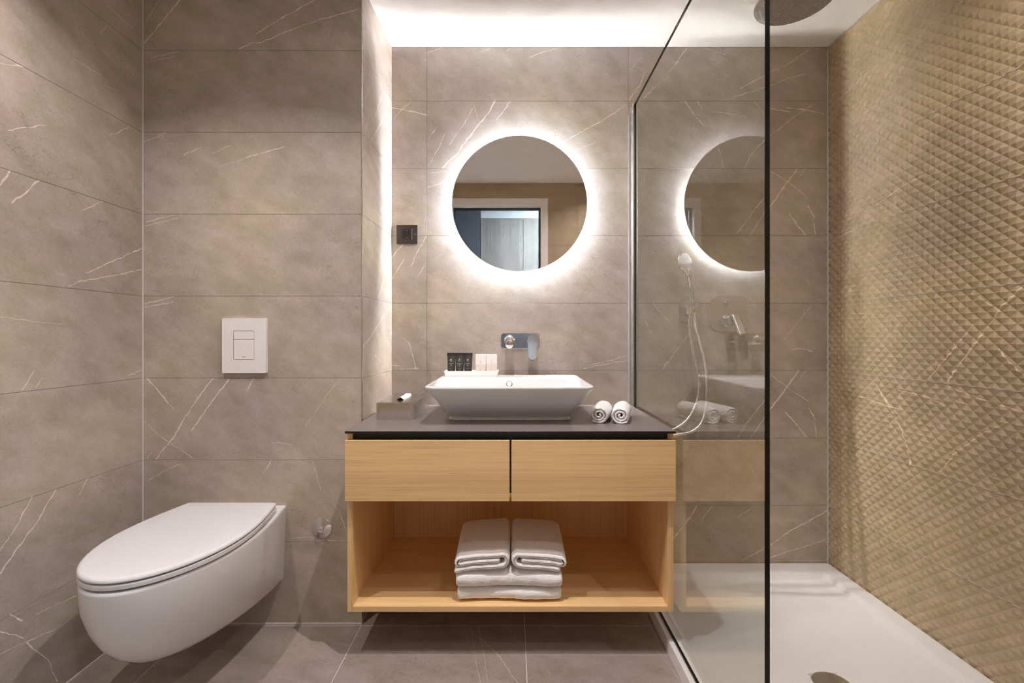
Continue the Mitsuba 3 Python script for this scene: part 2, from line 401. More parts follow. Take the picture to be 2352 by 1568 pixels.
# left wall
struct('wall_left', 'left wall beside the toilet, clad in greige stone tiles', bx(LEFT - .12, LEFT - .0007, FRONT - .1, MID + .01, 0, CEIL), 'grout_dark')
for a, b in rows(0, CEIL):
    for u, w in cols(FRONT, MID, (0.77,)):
        part('wall_left', 'tile', tile_box(LEFT - TH, LEFT, u + GAP, w - GAP, a + GAP, b - GAP), 'stone_left')
# right wall: relief tiles of small pyramids
struct('wall_right', 'right wall of the shower, clad in brown relief tiles of small pyramids', bx(RIGHT + .0022, RIGHT + .12, FRONT - .1, BACK + .01, 0, CEIL), 'grout_light')
DW, DH, DEPTH = 0.9 / 22, 0.0375, 0.0060


def relief_tile(y0, y1, z0, z1, origin):
    """Facets of small pyramids on rhombic bases, apexes towards -x."""
    ny, nz = round((y1 - y0) / (DW / 2)), round((z1 - z0) / (DH / 2))
    ys, zs = np.linspace(y0, y1, ny + 1), np.linspace(z0, z1, nz + 1)
    iy, iz = np.meshgrid(np.arange(ny + 1), np.arange(nz + 1), indexing='ij')
    apex = (iy + iz + origin) % 2 == 0
    v = np.stack([RIGHT + .0015 - DEPTH * apex, ys[iy], zs[iz]], -1).reshape(-1, 3)
    idx = lambda a, b: a * (nz + 1) + b
    f = []
    for i in range(ny):
        for j in range(nz):
            a, b, c, d = idx(i, j), idx(i + 1, j), idx(i + 1, j + 1), idx(i, j + 1)
            if apex[i, j]:                       # a and c are apexes: fold along b-d
                f += [(a, d, b), (c, b, d)]
            else:
                f += [(a, c, b), (a, d, c)]
    rim = [idx(i, 0) for i in range(ny + 1)] + [idx(ny, j) for j in range(1, nz + 1)] + [idx(i, nz) for i in range(ny - 1, -1, -1)] + [idx(0, j) for j in range(nz - 1, 0, -1)]
    n0 = len(v)
    v = np.vstack([v, v[rim] * [0, 1, 1] + [RIGHT + .006, 0, 0]])
    for k in range(len(rim)):
        l = (k + 1) % len(rim)
        f += [(rim[k], rim[l], n0 + l), (rim[k], n0 + l, n0 + k)]
    m = trimesh.Trimesh(v, np.array(f), process=False)
    return m


for a, b in rows(0, CEIL):
    for u, w in ((1.126, BACK), (0.226, 1.126), (FRONT, 0.226)):
        b2 = b if b - a > .29 else a + 0.2437
        part('wall_right', 'tile', relief_tile(u + GAP, w - GAP, a + GAP, min(b2, CEIL) - GAP, 0), 'stone_right')
for k in range(1, 8):
    part('wall_right', 'joint', bx(RIGHT - .0012, RIGHT + .004, FRONT, BACK - .001, .3 * k - .0010, .3 * k + .0010), 'silicone')
# front wall with the doorway, behind the camera (seen in the mirror)
DL, DR, DT = -0.517, 0.252, 2.135
struct('wall_front', 'wall behind the camera around the doorway, clad in brown stone tiles',
       cat(bx(LEFT, DL - .02, FRONT - .1, FRONT - .0015, 0, CEIL), bx(DR + .02, RIGHT, FRONT - .1, FRONT - .0015, 0, CEIL), bx(DL - .02, DR + .02, FRONT - .1, FRONT - .0015, DT + .02, CEIL)), 'grout_dark')
for a, b in rows(0, CEIL):
    for u, w in cols(LEFT, RIGHT, (-0.36, 0.575)):
        ps = [(u, min(w, DL - .03), a, b), (max(u, DR + .03), w, a, b), (max(u, DL - .03), min(w, DR + .03), max(a, DT + .03), b)]
        for p0, p1, q0, q1 in ps:
            if p1 - p0 > .01 and q1 - q0 > .01:
                part('wall_front', 'tile', tile_box(p0 + GAP, p1 - GAP, FRONT - TH, FRONT, q0 + GAP, q1 - GAP), 'stone_front')
# door frame
d = 'door_1'
labels[d] = {'kind': 'structure', 'label': 'white door frame with a black seal, behind the camera'}
FW = .062
part(d, 'frame_post', cbox(DL - FW, DL, FRONT, FRONT + .018, 0, DT, .002), 'door_white')
part(d, 'frame_post', cbox(DR, DR + FW, FRONT, FRONT + .018, 0, DT, .002), 'door_white')
part(d, 'frame_head', cbox(DL - FW, DR + FW, FRONT, FRONT + .018, DT, DT + FW + .008, .002), 'door_white')
part(d, 'jamb', bx(DL - .02, DL, FRONT - .12, FRONT, 0, DT), 'hall_blue')
part(d, 'jamb', bx(DR, DR + .02, FRONT - .12, FRONT, 0, DT), 'hall_blue')
part(d, 'lintel', bx(DL - .02, DR + .02, FRONT - .12, FRONT, DT, DT + .02), 'hall_blue')
part(d, 'seal', cat(bx(DL, DL + .016, FRONT - .06, FRONT - .04, 0, DT), bx(DR - .016, DR, FRONT - .06, FRONT - .04, 0, DT), bx(DL, DR, FRONT - .06, FRONT - .04, DT - .02, DT)), 'black_plastic', label='black rubber seal')
# floor
struct('floor', 'floor of grey-brown stone tiles', bx(LEFT - .03, RIGHT + .03, FRONT - .1, BACK + .02, -.06, -.0006), 'grout_light')
for u, w in cols(LEFT, RIGHT, (-1.15, -0.55, 0.046, 0.646, 1.246)):
    for a, b in cols(FRONT, BACK, (0.458, 1.058, 1.658)):
        if u > .6 and a > 0.7:
            continue
        part('floor', 'tile', tile_box(u + .0014, w - .0014, a + .0014, b - .0014, -.008, 0), 'stone_floor')
struct('ceiling', 'plain white ceiling', bx(LEFT - .12, RIGHT + .12, FRONT - .1, BACK + .12, CEIL, CEIL + .1), 'ceiling_paint')
# joints and corner profiles
struct('trim_1', 'pale silicone joint in the corner beside the toilet', tube([(LEFT + .0005, MID - .0005, .0), (LEFT + .0005, MID - .0005, CEIL)], .0032, 8), 'silicone')
struct('trim_2', 'chrome corner profile at the edge of the toilet wall', tube([(-0.5505, MID + .001, 0), (-0.5505, MID + .001, CEIL)], .0032, 10), 'chrome', 40)
struct('trim_3', 'pale silicone joint between toilet wall and floor', tube([(LEFT, MID, .0005), (-0.552, MID, .0005)], .0045, 8), 'silicone')
struct('trim_4', 'pale silicone joint between left wall and floor', tube([(LEFT, FRONT, .0005), (LEFT, MID, .0005)], .004, 8), 'silicone')
zz = np.arange(0.04, CEIL, DH / 8)
struct('trim_5', 'wavy pale silicone joint in the corner of the shower', tube(np.c_[RIGHT - .004 + .0013 * np.cos(zz / DH * 2 * PI), np.full(len(zz), BACK - .001), zz], .0042, 8), 'silicone', 60)
yy = np.arange(0.85, BACK, DW / 8)
struct('trim_6', 'wavy white joint between the relief tiles and the ceiling', tube(np.c_[RIGHT - .003 + .003 * meshkit.fbm(np.c_[yy * 30, yy * 0, yy * 0], 3), yy, np.full(len(yy), CEIL - .001)], .0038, 8), 'silicone', 60)
# hall behind the doorway, seen in the mirror
struct('wall_hall', 'dark hall wall seen through the doorway in the mirror', bx(-1.6, -0.36, -1.66, -1.2, 0, 2.5), 'hall_dark')
struct('wall_hall_end', 'pale hall wall above the wardrobe', bx(-1.6, 1.5, -1.75, -1.66, 0, 2.55), 'hall_blue')
struct('wall_hall_right', 'side wall of the hall', bx(1.42, 1.5, -1.75, FRONT - .1, 0, 2.55), 'hall_blue')
struct('wall_hall_left', 'left wall of the hall', bx(-1.68, -1.6, -1.75, FRONT - .1, 0, 2.55), 'hall_blue')
struct('ceiling_hall', 'ceiling of the hall', bx(-1.6, 1.5, -1.75, FRONT - .1, 2.5, 2.6), 'hall_blue')
struct('floor_hall', 'unseen hall floor, kept pale to bounce light into the bathroom', bx(-1.6, 1.5, -1.75, FRONT - .1, -.06, 0), 'hall_floor')
w = thing('wardrobe', 'grey wood wardrobe seen in the mirror through the doorway', 'wardrobe')
part(w, 'carcass', bx(-0.355, 1.41, -1.66, -1.222, 0, 2.30), 'grey_wood')
for a, b in ((-0.355, 0.124), (0.128, 0.64), (0.644, 1.41)):
    part(w, 'door', cbox(a, b, -1.220, -1.20, 1.372, 2.298, .001), 'grey_wood')
    part(w, 'added_dark_door', cbox(a, b, -1.220, -1.20, 0.05, 1.368, .001), 'hall_dark', label='dark door added for a dark reflection in the basin tap')  # added below the grey doors so the tap plate reflects something dark
part(w, 'top_panel', bx(-0.355, 1.41, -1.66, -1.205, 2.302, 2.5), 'hall_blue', label='pale blue panel between wardrobe and ceiling')
h = thing('unseen_hall_lamp', 'unseen flat ceiling lamp, placed to light the hall behind the camera', 'lamp')  # out of view, lights the hall and spills through the doorway
part(h, 'housing', lathe([(0, 0), (.15, 0), (.15, -.03), (.142, -.034)], (0.75, -0.6, 2.4995)), 'white_plastic', 40)
part(h, 'diffuser', disc(0.75, -0.6, 2.463, .14), 'white_plastic', emitter={'type': 'area', 'radiance': {'type': 'rgb', 'value': [HALL_POWER * c for c in HALL]}})
# ceiling downlights of the bathroom; the one by the doorway is added fill
for (x, y), s, g, ca, be, wh in zip(DOWNLIGHTS, SPOT_POWER, LENS_POWER, CUTOFF, BEAM, ('over the toilet', 'in front of the wash stand', 'out of view in front of the shower, placed to light the relief wall', 'added by the doorway as fill for the front of the room')):
    h = thing('downlight', f'small round ceiling downlight {wh}', 'downlight', 'downlights of the bathroom ceiling')
    part(h, 'ring', lathe([(.036, 0), (.050, 0), (.050, -.003), (.047, -.005), (.038, -.004), (.036, 0)], (x, y, CEIL)), 'white_plastic', 40)
    part(h, 'lens', disc(x, y, CEIL - .002, .036), 'white_plastic', emitter={'type': 'area', 'radiance': {'type': 'rgb', 'value': [g * c for c in DOWN]}})
    if s > 0:
        scene[h + '_beam'] = {'type': 'spot', 'to_world': T().look_at(origin=[x, y, CEIL - .004], target=[x, y, 0], up=[0, 1, 0]), 'cutoff_angle': ca, 'beam_width': be,
                              'intensity': {'type': 'rgb', 'value': [s * c for c in DOWN]}}

# ------------------------------------------------------------------ shower
# tray
TX0, TX1, TY0, TY1, TZ = 0.518, RIGHT - .003, 0.82, BACK - .002, 0.046
tcx, tcy = (TX0 + TX1) / 2, (TY0 + TY1) / 2
DRX, DRY = 0.957, 1.352


def tray_ring(x0, x1, y0, y1, r, z, n=12):
    p = rrect(x1 - x0, y1 - y0, r, n)
    return np.c_[(x0 + x1) / 2 + p[:, 0], (y0 + y1) / 2 + p[:, 1], np.full(len(p), z)]


def drain_ring(r, z, like):
    a = np.arctan2((like[:, 1] - tcy) / (TY1 - TY0), (like[:, 0] - tcx) / (TX1 - TX0))
    return np.c_[DRX + r * np.cos(a), DRY + r * np.sin(a), np.full(len(a), z)]


R0 = tray_ring(TX0, TX1, TY0, TY1, .012, 0)
L_, R_, F_, B_ = .056, .066, .066, .090
rings = [R0, tray_ring(TX0, TX1, TY0, TY1, .012, TZ - .006), tray_ring(TX0 + .0015, TX1 - .0015, TY0 + .0015, TY1 - .0015, .012, TZ - .0015),
         tray_ring(TX0 + .005, TX1 - .005, TY0 + .005, TY1 - .005, .012, TZ),
         tray_ring(TX0 + L_ - .006, TX1 - R_ + .006, TY0 + F_ - .006, TY1 - B_ + .006, .022, TZ),
         tray_ring(TX0 + L_, TX1 - R_, TY0 + F_, TY1 - B_, .022, TZ - .002),
         tray_ring(TX0 + L_ + .012, TX1 - R_ - .012, TY0 + F_ + .012, TY1 - B_ - .012, .03, TZ - .017),
         tray_ring(TX0 + L_ + .024, TX1 - R_ - .024, TY0 + F_ + .024, TY1 - B_ - .024, .04, TZ - .021)]
inner = rings[-1]
for s in (.25, .5, .75):
    rings.append(inner * (1 - s) + drain_ring(.080, TZ - .030, inner) * s)
rings += [drain_ring(.080, TZ - .030, inner), drain_ring(.075, TZ - .029, inner), drain_ring(.067, TZ - .030, inner), drain_ring(.065, TZ - .036, inner), drain_ring(.04, TZ - .037, inner)]
tray = thing('shower_tray', 'white shower tray with a raised rim on the floor between glass and relief wall', 'shower tray')
m = loft(rings)
part(tray, 'basin', m, 'tray_acrylic', 30)
dr_ = part(tray, 'drain_cover', lathe([(0, .010), (.035, .0095), (.056, .0075), (.0600, .004), (.0600, 0), (0, 0)], (DRX, DRY, TZ - .0368)), 'chrome', 30, label='round chrome drain cover')

# glass screen
g = thing('shower_screen', 'frameless fixed glass screen between wash stand and shower', 'shower screen')
GY, GT, GB = 0.958, 2.066, TZ + .006
v = [(GLASS, GY + .002, GB), (GLASS, BACK - .012, GB), (GLASS, BACK - .012, GT), (GLASS, GY + .002, GT)]
part(g, 'pane', trimesh.Trimesh(v, [(0, 1, 2), (0, 2, 3)], process=False), 'shower_glass')
part(g, 'edge', bx(GLASS - .005, GLASS + .005, GY, GY + .002, GB, GT), 'glass_edge', label='dark front edge of the pane')
part(g, 'edge', bx(GLASS - .004, GLASS + .004, GY + .002, BACK - .012, GT - .0008, GT), 'glass_edge', label='dark top edge of the pane')
part(g, 'seal', bx(GLASS - .004, GLASS + .004, GY + .002, BACK - .012, TZ, GB), 'glass_edge', label='dark sealing strip on the tray')
part(g, 'wall_profile', cat(cbox(GLASS - .0105, GLASS - .0045, BACK - .041, BACK - .0002, TZ, GT + .004, .001), cbox(GLASS + .0045, GLASS + .0105, BACK - .041, BACK - .0002, TZ, GT + .004, .001), bx(GLASS - .0105, GLASS + .0105, BACK - .012, BACK - .0003, TZ, GT)), 'satin_chrome', label='slim chrome wall profile')
part(g, 'joint', bx(GLASS - .021, GLASS - .0155, BACK - .0025, BACK - .0002, 0.76, GT - .03), 'silicone')  # thin pale strip where a bright line runs beside the wall profile

# rain shower
s = thing('rain_shower', 'round flat chrome rain shower head under the ceiling', 'shower head')
SX, SY, SZ = 0.970, 1.560, 2.200
part(s, 'plate', lathe([(0, 0), (.120, 0), (.1245, .002), (.125, .004), (.1245, .006), (.120, .008), (.03, .010), (.022, .018), (0, .018)], (SX, SY, SZ), n=72), 'satin_chrome', 30)
part(s, 'arm', lathe([(0, 0), (.011, 0), (.011, CEIL - SZ - .03), (.03, CEIL - SZ - .024), (.03, CEIL - SZ - .018), (0, CEIL - SZ - .018)], (SX, SY, SZ + .018)), 'chrome', 30)
noz = []
nb = trimesh.creation.cone(.0024, .004, sections=8)
nb.apply_transform(trimesh.transformations.rotation_matrix(PI, [1, 0, 0]))
for k in range(1, 10):
    n_ = 6 * k
    for i in range(n_):
        a = 2 * PI * (i + .37 * k) / n_
        c = nb.copy()
        c.apply_translation((SX + .0125 * k * math.cos(a), SY + .0125 * k * math.sin(a), SZ + .0005))
        noz.append(c)
key = part(s, 'nozzles', cat(*noz), 'print_grey')
labels[key] = {'kind': 'stuff', 'label': 'rings of small pale rubber nozzles'}

# hand shower with holder and hose
W = BACK


def on_wall(px, py, dist):
    return ((px - 1176) * dist / 1045, dist, EYE - (py - 771) * dist / 1045)


o = thing('hand_shower_holder', 'rounded square chrome wall outlet holding the hand shower behind the glass', 'shower holder')
part(o, 'wall_plate', plate(.088, .092, .009, .022, (0.784, W - .0005, 1.163)), 'chrome', 35)
part(o, 'bracket', cat(rbox(0.762, 0.782, W - .055, W - .008, 1.150, 1.186, .004), rbox(0.753, 0.772, W - .066, W - .05, 1.150, 1.188, .003), rbox(0.752, 0.790, W - .072, W - .052, 1.146, 1.158, .004)), 'chrome', 35)
part(o, 'hose_outlet', cat(lathe([(0, 0), (.010, 0), (.010, .05), (0, .05)], (0.793, W - .058, 1.176), (0, 1, 0)), lathe([(0, 0), (.0085, 0), (.0085, .03), (0, .03)], (0.793, W - .050, 1.150))), 'chrome', 35)
hs = thing('hand_shower', 'slim chrome hand shower leaning in its wall holder behind the glass', 'hand shower')
HY = W - .072
sp = lambda r, p, q=24: m3.Manifold.sphere(r, q).translate(p)
pts = [((0.7645, HY, 1.118), .0085), ((0.7715, HY, 1.172), .0095), ((0.7705, HY - .002, 1.220), .0095), ((0.7660, HY - .006, 1.262), .0095), ((0.759, HY - .012, 1.298), .0105), ((0.750, HY - .018, 1.320), .012)]
ms = [m3.Manifold.batch_hull([sp(r, p), sp(r2, p2)]) for (p, r), (p2, r2) in zip(pts, pts[1:])]
hd = m3.Manifold.batch_hull([m3.Manifold.cylinder(.010, .026, .028, 48).rotate((80, 0, -14)).translate((0.738, HY - .012, 1.362)), m3.Manifold.cylinder(.010, .024, .026, 48).rotate((80, 0, -14)).translate((0.7355, HY - .009, 1.381)), sp(.011, (0.749, HY - .018, 1.326))])
body = m3.Manifold.batch_boolean(ms + [hd], m3.OpType.Add)
bm = tri(body.refine_to_length(.006))
trimesh.smoothing.filter_taubin(bm, .5, .53, 12)
part(hs, 'handle', bm, 'chrome', True)
part(hs, 'collar', lathe([(0, 0), (.0098, 0), (.0098, .030), (.0085, .034), (0, .034)], (0.7640, HY, 1.090)), 'chrome', 35)
hose = thing('shower_hose', 'silvery shower hose hanging in a loop behind the glass', 'hose')
left = [(0.7640, HY, 1.089)] + [on_wall(*q) for q in ((1586, 772, 1.955), (1594, 815, 1.955), (1604, 862, 1.955), (1605, 900, 1.95), (1597, 932, 1.945), (1580, 962, 1.94), (1556, 981, 1.935), (1530, 992, 1.93))]
right = [on_wall(*q) for q in ((1512, 1001, 1.92), (1530, 1001, 1.91), (1560, 997, 1.90), (1590, 990, 1.90), (1612, 970, 1.90), (1622, 930, 1.91), (1623, 870, 1.92), (1617, 822, 1.935), (1606, 780, 1.95), (1597, 750, 1.965))] + [(0.793, W - .050, 1.149)]
part(hose, 'hose', tube(left + right, .0063, 12, 10), 'hose_metal', True)

# shower mixer
mx = thing('shower_mixer', 'chrome shower mixer with a large rounded square wall plate behind the glass', 'shower mixer')
part(mx, 'wall_plate', plate(.166, .158, .010, .042, (0.962, W - .0005, 1.154)), 'chrome', 35)
part(mx, 'hub', cat(lathe([(0, 0), (.027, 0), (.027, .010), (.022, .016), (.022, .048), (.020, .052), (0, .052)], (0.950, W - .010, 1.122), (0, -1, 0)), ), 'chrome', 30)
lv = rbox(-.0185, .0185, -.011, .011, -.082, .024, .008)
lv.apply_transform(trimesh.transformations.euler_matrix(math.radians(-24), math.radians(-9), 0))
lv.apply_translation((0.965, W - .068, 1.128))
part(mx, 'lever', lv, 'chrome', 50)
part(mx, 'diverter_knob', lathe([(0, 0), (.010, 0), (.010, .006), (.0075, .010), (.0075, .026), (.006, .028), (0, .028)], (0.952, W - .010, 1.199), (0, -1, 0)), 'chrome', 30)

# ------------------------------------------------------------------ wash stand
VL, VR, VF = -0.537, 0.526, 1.482            # carcass: left, right, front
v = thing('vanity_unit', 'wall hung oak vanity unit with two drawers over an open shelf', 'vanity unit')
part(v, 'side_panel', cbox(VL, VL + .018, VF, BACK - .002, 0.156, 0.738, .0008), 'oak_upright')
part(v, 'side_panel', cbox(VR - .018, VR, VF, BACK - .002, 0.156, 0.738, .0008), 'oak_upright')
part(v, 'shelf', cbox(VL + .018, VR - .018, VF, BACK - .036, 0.156, 0.174, .0006), 'oak_across', label='oak bottom shelf')
part(v, 'back_panel', bx(VL + .018, VR - .018, BACK - .036, BACK - .018, 0.156, 0.738), 'oak_upright')
part(v, 'shelf_ceiling', bx(VL + .018, VR - .018, VF + .002, BACK - .036, 0.528, 0.540), 'oak_across', label='panel under the drawers')
part(v, 'recess', bx(VL + .018, VR - .018, VF + .008, VF + .026, 0.540, 0.741), 'black_plastic', label='black recessed grip strip')
part(v, 'drawer', cbox(VL - .001, -0.0078, VF - .020, VF - .001, 0.523, 0.719, .0008), 'oak_across')
part(v, 'drawer', cbox(-0.0018, VR + .001, VF - .020, VF - .001, 0.523, 0.719, .0008), 'oak_across')
c = thing('countertop', 'thin dark taupe laminate countertop lying on the oak vanity unit', 'countertop')
part(c, 'board', cbox(-0.5375, 0.5265, VF - .021, BACK - .001, 0.741, 0.7485, .0006), 'black_laminate', label='black core seen at the edge')
part(c, 'surface', bx(-0.5370, 0.5260, VF - .0205, BACK - .001, 0.7485, 0.7490), 'taupe_laminate')
CT = 0.7490

# vessel basin
BZ = 0.8845
bcx = -0.009


def brect(w0, y0, y1, r, z, n=10):
    p = rrect(w0, y1 - y0, r, n)
    return np.c_[bcx + p[:, 0], (y0 + y1) / 2 + p[:, 1], np.full(len(p), z)]


y0, y1, w0 = 1.525, 1.992, 0.578
rings = [brect(.436, 1.652, 1.95, .03, CT + .0002), brect(.446, 1.646, 1.952, .034, CT + .001), brect(.446, 1.646, 1.952, .034, CT + .004), brect(.434, 1.653, 1.950, .03, CT + .0065)]
for t in (.3, .65, .9):
    z = CT + .0065 + (BZ - .014 - CT - .0065) * t
    e = t ** 1.0
    rings.append(brect(.434 + (w0 - .010 - .434) * e, 1.653 + (y0 + .006 - 1.653) * e, 1.950 + (y1 - .003 - 1.950) * e, .03 + .006 * e, z))
rings += [brect(w0 - .002, y0 + .001, y1 - .001, .036, BZ - .011), brect(w0, y0, y1, .036, BZ - .006), brect(w0 - .002, y0 + .001, y1 - .001, .036, BZ - .002), brect(w0 - .007, y0 + .0035, y1 - .004, .034, BZ),
          brect(w0 - .020, y0 + .010, y1 - .130, .03, BZ), brect(w0 - .024, y0 + .012, y1 - .132, .03, BZ - .0015), brect(w0 - .034, y0 + .018, y1 - .138, .03, BZ - .008)]
rings += [brect(w0 - .034 - .13 * t, y0 + .018 + .112 * t, y1 - .138 - .012 * t, .03 + .03 * t, BZ - .008 - .095 * t) for t in (.33, .66, 1)]
rings += [brect(.10, 1.69, 1.79, .045, BZ - .112), brect(.044, 1.72, 1.764, .02, BZ - .114)]
b = thing('wash_basin', 'white rectangular vessel wash basin tapering down to the dark countertop', 'wash basin')
part(b, 'bowl', loft(rings), 'porcelain', 32)
ovy = y1 - .138 - .002
part(b, 'overflow_ring', lathe([(0, 0), (.0125, 0), (.0135, .002), (.0125, .004), (.0095, .003), (.0090, .001), (0, .001)], (-0.011, ovy + .002, BZ - .026), (0, -1, .13)), 'chrome', 35)
part(b, 'overflow_disc', lathe([(0, 0), (.0090, 0), (.0090, .0016), (0, .0016)], (-0.011, ovy + .002, BZ - .026), (0, -1, .13)), 'anthracite', 35)  # dark disc inside the overflow ring
part(b, 'drain', lathe([(0, .004), (.018, .0035), (.021, .001), (.021, -.002), (0, -.002)], (bcx, 1.742, BZ - .113)), 'chrome', 35)

# wall tap
f = thing('basin_tap', 'chrome wall mounted tap with plate, spout and lever above the basin', 'tap')
part(f, 'wall_plate', plate(.1685, .067, .012, .013, (0.036, W - .0005, 1.0335)), 'chrome', 35)
part(f, 'spout', lathe([(0, 0), (.024, 0), (.024, .006), (.0195, .010), (.0185, .12), (.0185, .150), (.0165, .156), (.012, .159), (0, .160)], (-0.0105, W - .0125, 1.036), (0, -1, -.10), 48), 'chrome', 35)
part(f, 'aerator', lathe([(0, 0), (.012, 0), (.012, .006), (.010, .0065), (0, .0065)], (-0.0105, W - .0125 - .140, 1.006), (0, -.35, 1)), 'satin_chrome', 35)
part(f, 'hub', lathe([(0, 0), (.020, 0), (.020, .040), (0, .040)], (0.087, W - .0125, 1.038), (0, -1, 0)), 'chrome', 35)
lv = rbox(-.0222, .0222, -.008, .008, -.083, .0, .0078, 24)
top = rbox(-.0222, .0222, -.008, .008, -.03, .018, .0078, 24)
lev = tri(m3.Manifold.batch_hull([m3.Manifold.cylinder(.020, .0222, .0222, 40).rotate((90, 0, 0)).translate((0, .010, -.004)), m3.Manifold.cylinder(.013, .0195, .0195, 40).rotate((90, 0, 0)).translate((0, .004, -.070))]))
lev.apply_transform(trimesh.transformations.rotation_matrix(math.radians(-14), [1, 0, 0]))
lev.apply_translation((0.0880, W - .062, 1.0375))
part(f, 'lever', lev, 'chrome', 30)

# mirror with its ring of light, hung a touch forward at the top
m_ = thing('mirror', 'round backlit mirror glowing on the wall above the basin', 'mirror')
MX, MZ, MR = 0.0324, 1.6290, 0.2942
tilt = trimesh.transformations.rotation_matrix(math.radians(0.72), [1, 0, 0], (MX, BACK - .047, MZ))


def wall_lathe(profile, n=96):
    """Profile (radius, distance from the wall) turned about the mirror's axis."""
    return lathe(profile, (MX, BACK, MZ), (0, -1, 0), n)


gl = wall_lathe([(0, .0450), (MR - .001, .0450), (MR, .0460), (MR, .0485), (MR - .0012, .0495), (0, .0495)], 128)
gl.apply_transform(tilt)
part(m_, 'glass', gl, 'mirror_silver', 20)
part(m_, 'housing', wall_lathe([(0, .0005), (.2205, .0005), (.2205, .0405), (0, .0405)]), 'white_plastic', 30)
a = np.arange(96) * 2 * PI / 96
va = np.vstack([np.c_[MX + 0.222 * np.cos(a), np.full(96, BACK - dd), MZ + 0.222 * np.sin(a)] for dd in (.006, .028)])
fa = []
for i in range(96):
    j = (i + 1) % 96
    fa += [(i, j, 96 + j), (i, 96 + j, 96 + i)]
ring = trimesh.Trimesh(va, np.array(fa), process=False)
c0 = ring.triangles_center[0] - [MX, BACK, MZ]
if ring.face_normals[0] @ (c0 * [1, 0, 1]) < 0:
    ring.invert()
part(m_, 'light_strip', ring, 'white_plastic', emitter={'type': 'area', 'radiance': {'type': 'rgb', 'value': [LED_POWER * c for c in LED]}}, label='glowing strip of light around the back of the mirror')

# socket
s = thing('socket', 'anthracite wall socket between the recess corner and the mirror', 'socket')
SXc, SZc = -0.4655, 1.5055
part(s, 'frame', plate(.0935, .083, .009, .003, (SXc, BACK - .0003, SZc), .001), 'anthracite', 35)
ins = SXc - .0015
sq = sbox(-.0222, -.0222, .0222, .0222).difference(Point(0, 0).buffer(.0188, 32))
q = face_y(trimesh.creation.extrude_polygon(sq, .002))
q.apply_translation((ins, BACK - .0085, SZc))
part(s, 'insert', q, 'black_plastic')
q = face_y(trimesh.creation.extrude_polygon(Point(0, 0).buffer(.0196, 32).difference(Point(0, 0).buffer(.0184, 32)), .0028))
q.apply_translation((ins, BACK - .0085, SZc))
part(s, 'rim', q, 'anthracite')
part(s, 'cup', disc(0, 0, 0, .0185).apply_transform(trimesh.transformations.rotation_matrix(-PI / 2, [1, 0, 0])).apply_translation((ins, BACK - .0094, SZc)), 'black_plastic')
for dx in (-.0085, 0, .0085):
    part(s, 'pin_hole', lathe([(0, 0), (.0022, 0), (.0022, .0004), (0, .0004)], (ins + .002 + dx, BACK - .0093, SZc - .003), (0, -1, 0), 16), 'glass_edge')
for dz in (-.0158, .0158):
    part(s, 'earth_clip', rbox(ins - .0015, ins + .0015, BACK - .0115, BACK - .0092, SZc + dz - .0018, SZc + dz + .0018, .0006, 8), 'brass', label='brass earth clip')
part(s, 'hinge_bar', bx(ins + .0228, ins + .0242, BACK - .0108, BACK - .009, SZc - .024, SZc + .024), 'satin_chrome')
q = face_y(trimesh.creation.extrude_polygon(sbox(-.0038, -.0035, .0038, .0035).difference(sbox(-.0038, -.0022, .0026, .0023)), .0003))
q.apply_translation((SXc + .0375, BACK - .0092, SZc - .0005))
part(s, 'symbol', q, 'print_grey')

# tissue box
t = thing('tissue_box', 'mirror finished chrome tissue box on the left end of the countertop', 'tissue box')
tx0, tx1, ty0, ty1, tz1 = -0.495, -0.3585, 1.664, 1.945, CT + .0615
shell = m3.Manifold.batch_hull([m3.Manifold.cylinder(ty1 - ty0, .005, .005, 24).rotate((-90, 0, 0)).translate((x, ty0, tz1 - .005)) for x in (tx0 + .005, tx1 - .005)] + [m3.Manifold.cube((tx1 - tx0, ty1 - ty0, .03)).translate((tx0, ty0, CT + .0005))])
slot = m3.CrossSection([rrect(.030, .150, .0149)]).extrude(.03).translate(((tx0 + tx1) / 2, (ty0 + ty1) / 2, tz1 - .012))
inner_ = m3.Manifold.cube((tx1 - tx0 - .004, ty1 - ty0 - .004, .0565)).translate((tx0 + .002, ty0 + .002, CT + .0005))
part(t, 'case', tri(shell - inner_ - slot), 'chrome', 30)
part(t, 'rim', cat(bx(tx0 + .004, tx1 - .004, ty0 - .0008, ty0, tz1 - .0035, tz1 - .0015), bx(tx0 + .0045, tx0 + .0065, ty0 - .0008, ty0, CT + .001, tz1 - .003), bx(tx1 - .0065, tx1 - .0045, ty0 - .0008, ty0, CT + .001, tz1 - .003)), 'satin_chrome')
rng = np.random.default_rng(5)
gx, gy = np.meshgrid(np.linspace(-.0135, .0135, 26), np.linspace(-.070, .070, 60), indexing='ij')
zz_ = .0015 + .009 * meshkit.fbm(np.stack([gx * 90, gy * 45, gx * 0 + 3], -1), 3, 4) * np.cos(gx / .0135 * 1.4) + .004 * np.cos(gx / .0135 * 1.4)
zz_ = np.where(np.abs(gx) > .0128, -.006, zz_) * 1.0
vv = np.stack([gx + (tx0 + tx1) / 2 + .004 * (meshkit.noise(np.stack([gy * 40, gx * 0, gx * 0], -1), 2) - .5), gy + (ty0 + ty1) / 2, zz_ + tz1 - .001], -1).reshape(-1, 3)
ff = [(i * 60 + j, (i + 1) * 60 + j, (i + 1) * 60 + j + 1, i * 60 + j + 1) for i in range(25) for j in range(59)]
whole('tissue', 'crumpled white paper tissue sticking out of the chrome tissue box', 'tissue', (vv, np.array(ff)), 'tissue_paper', True)
scene['tissue_paper'] = {'type': 'twosided', 'bsdf': scene['tissue_paper']}

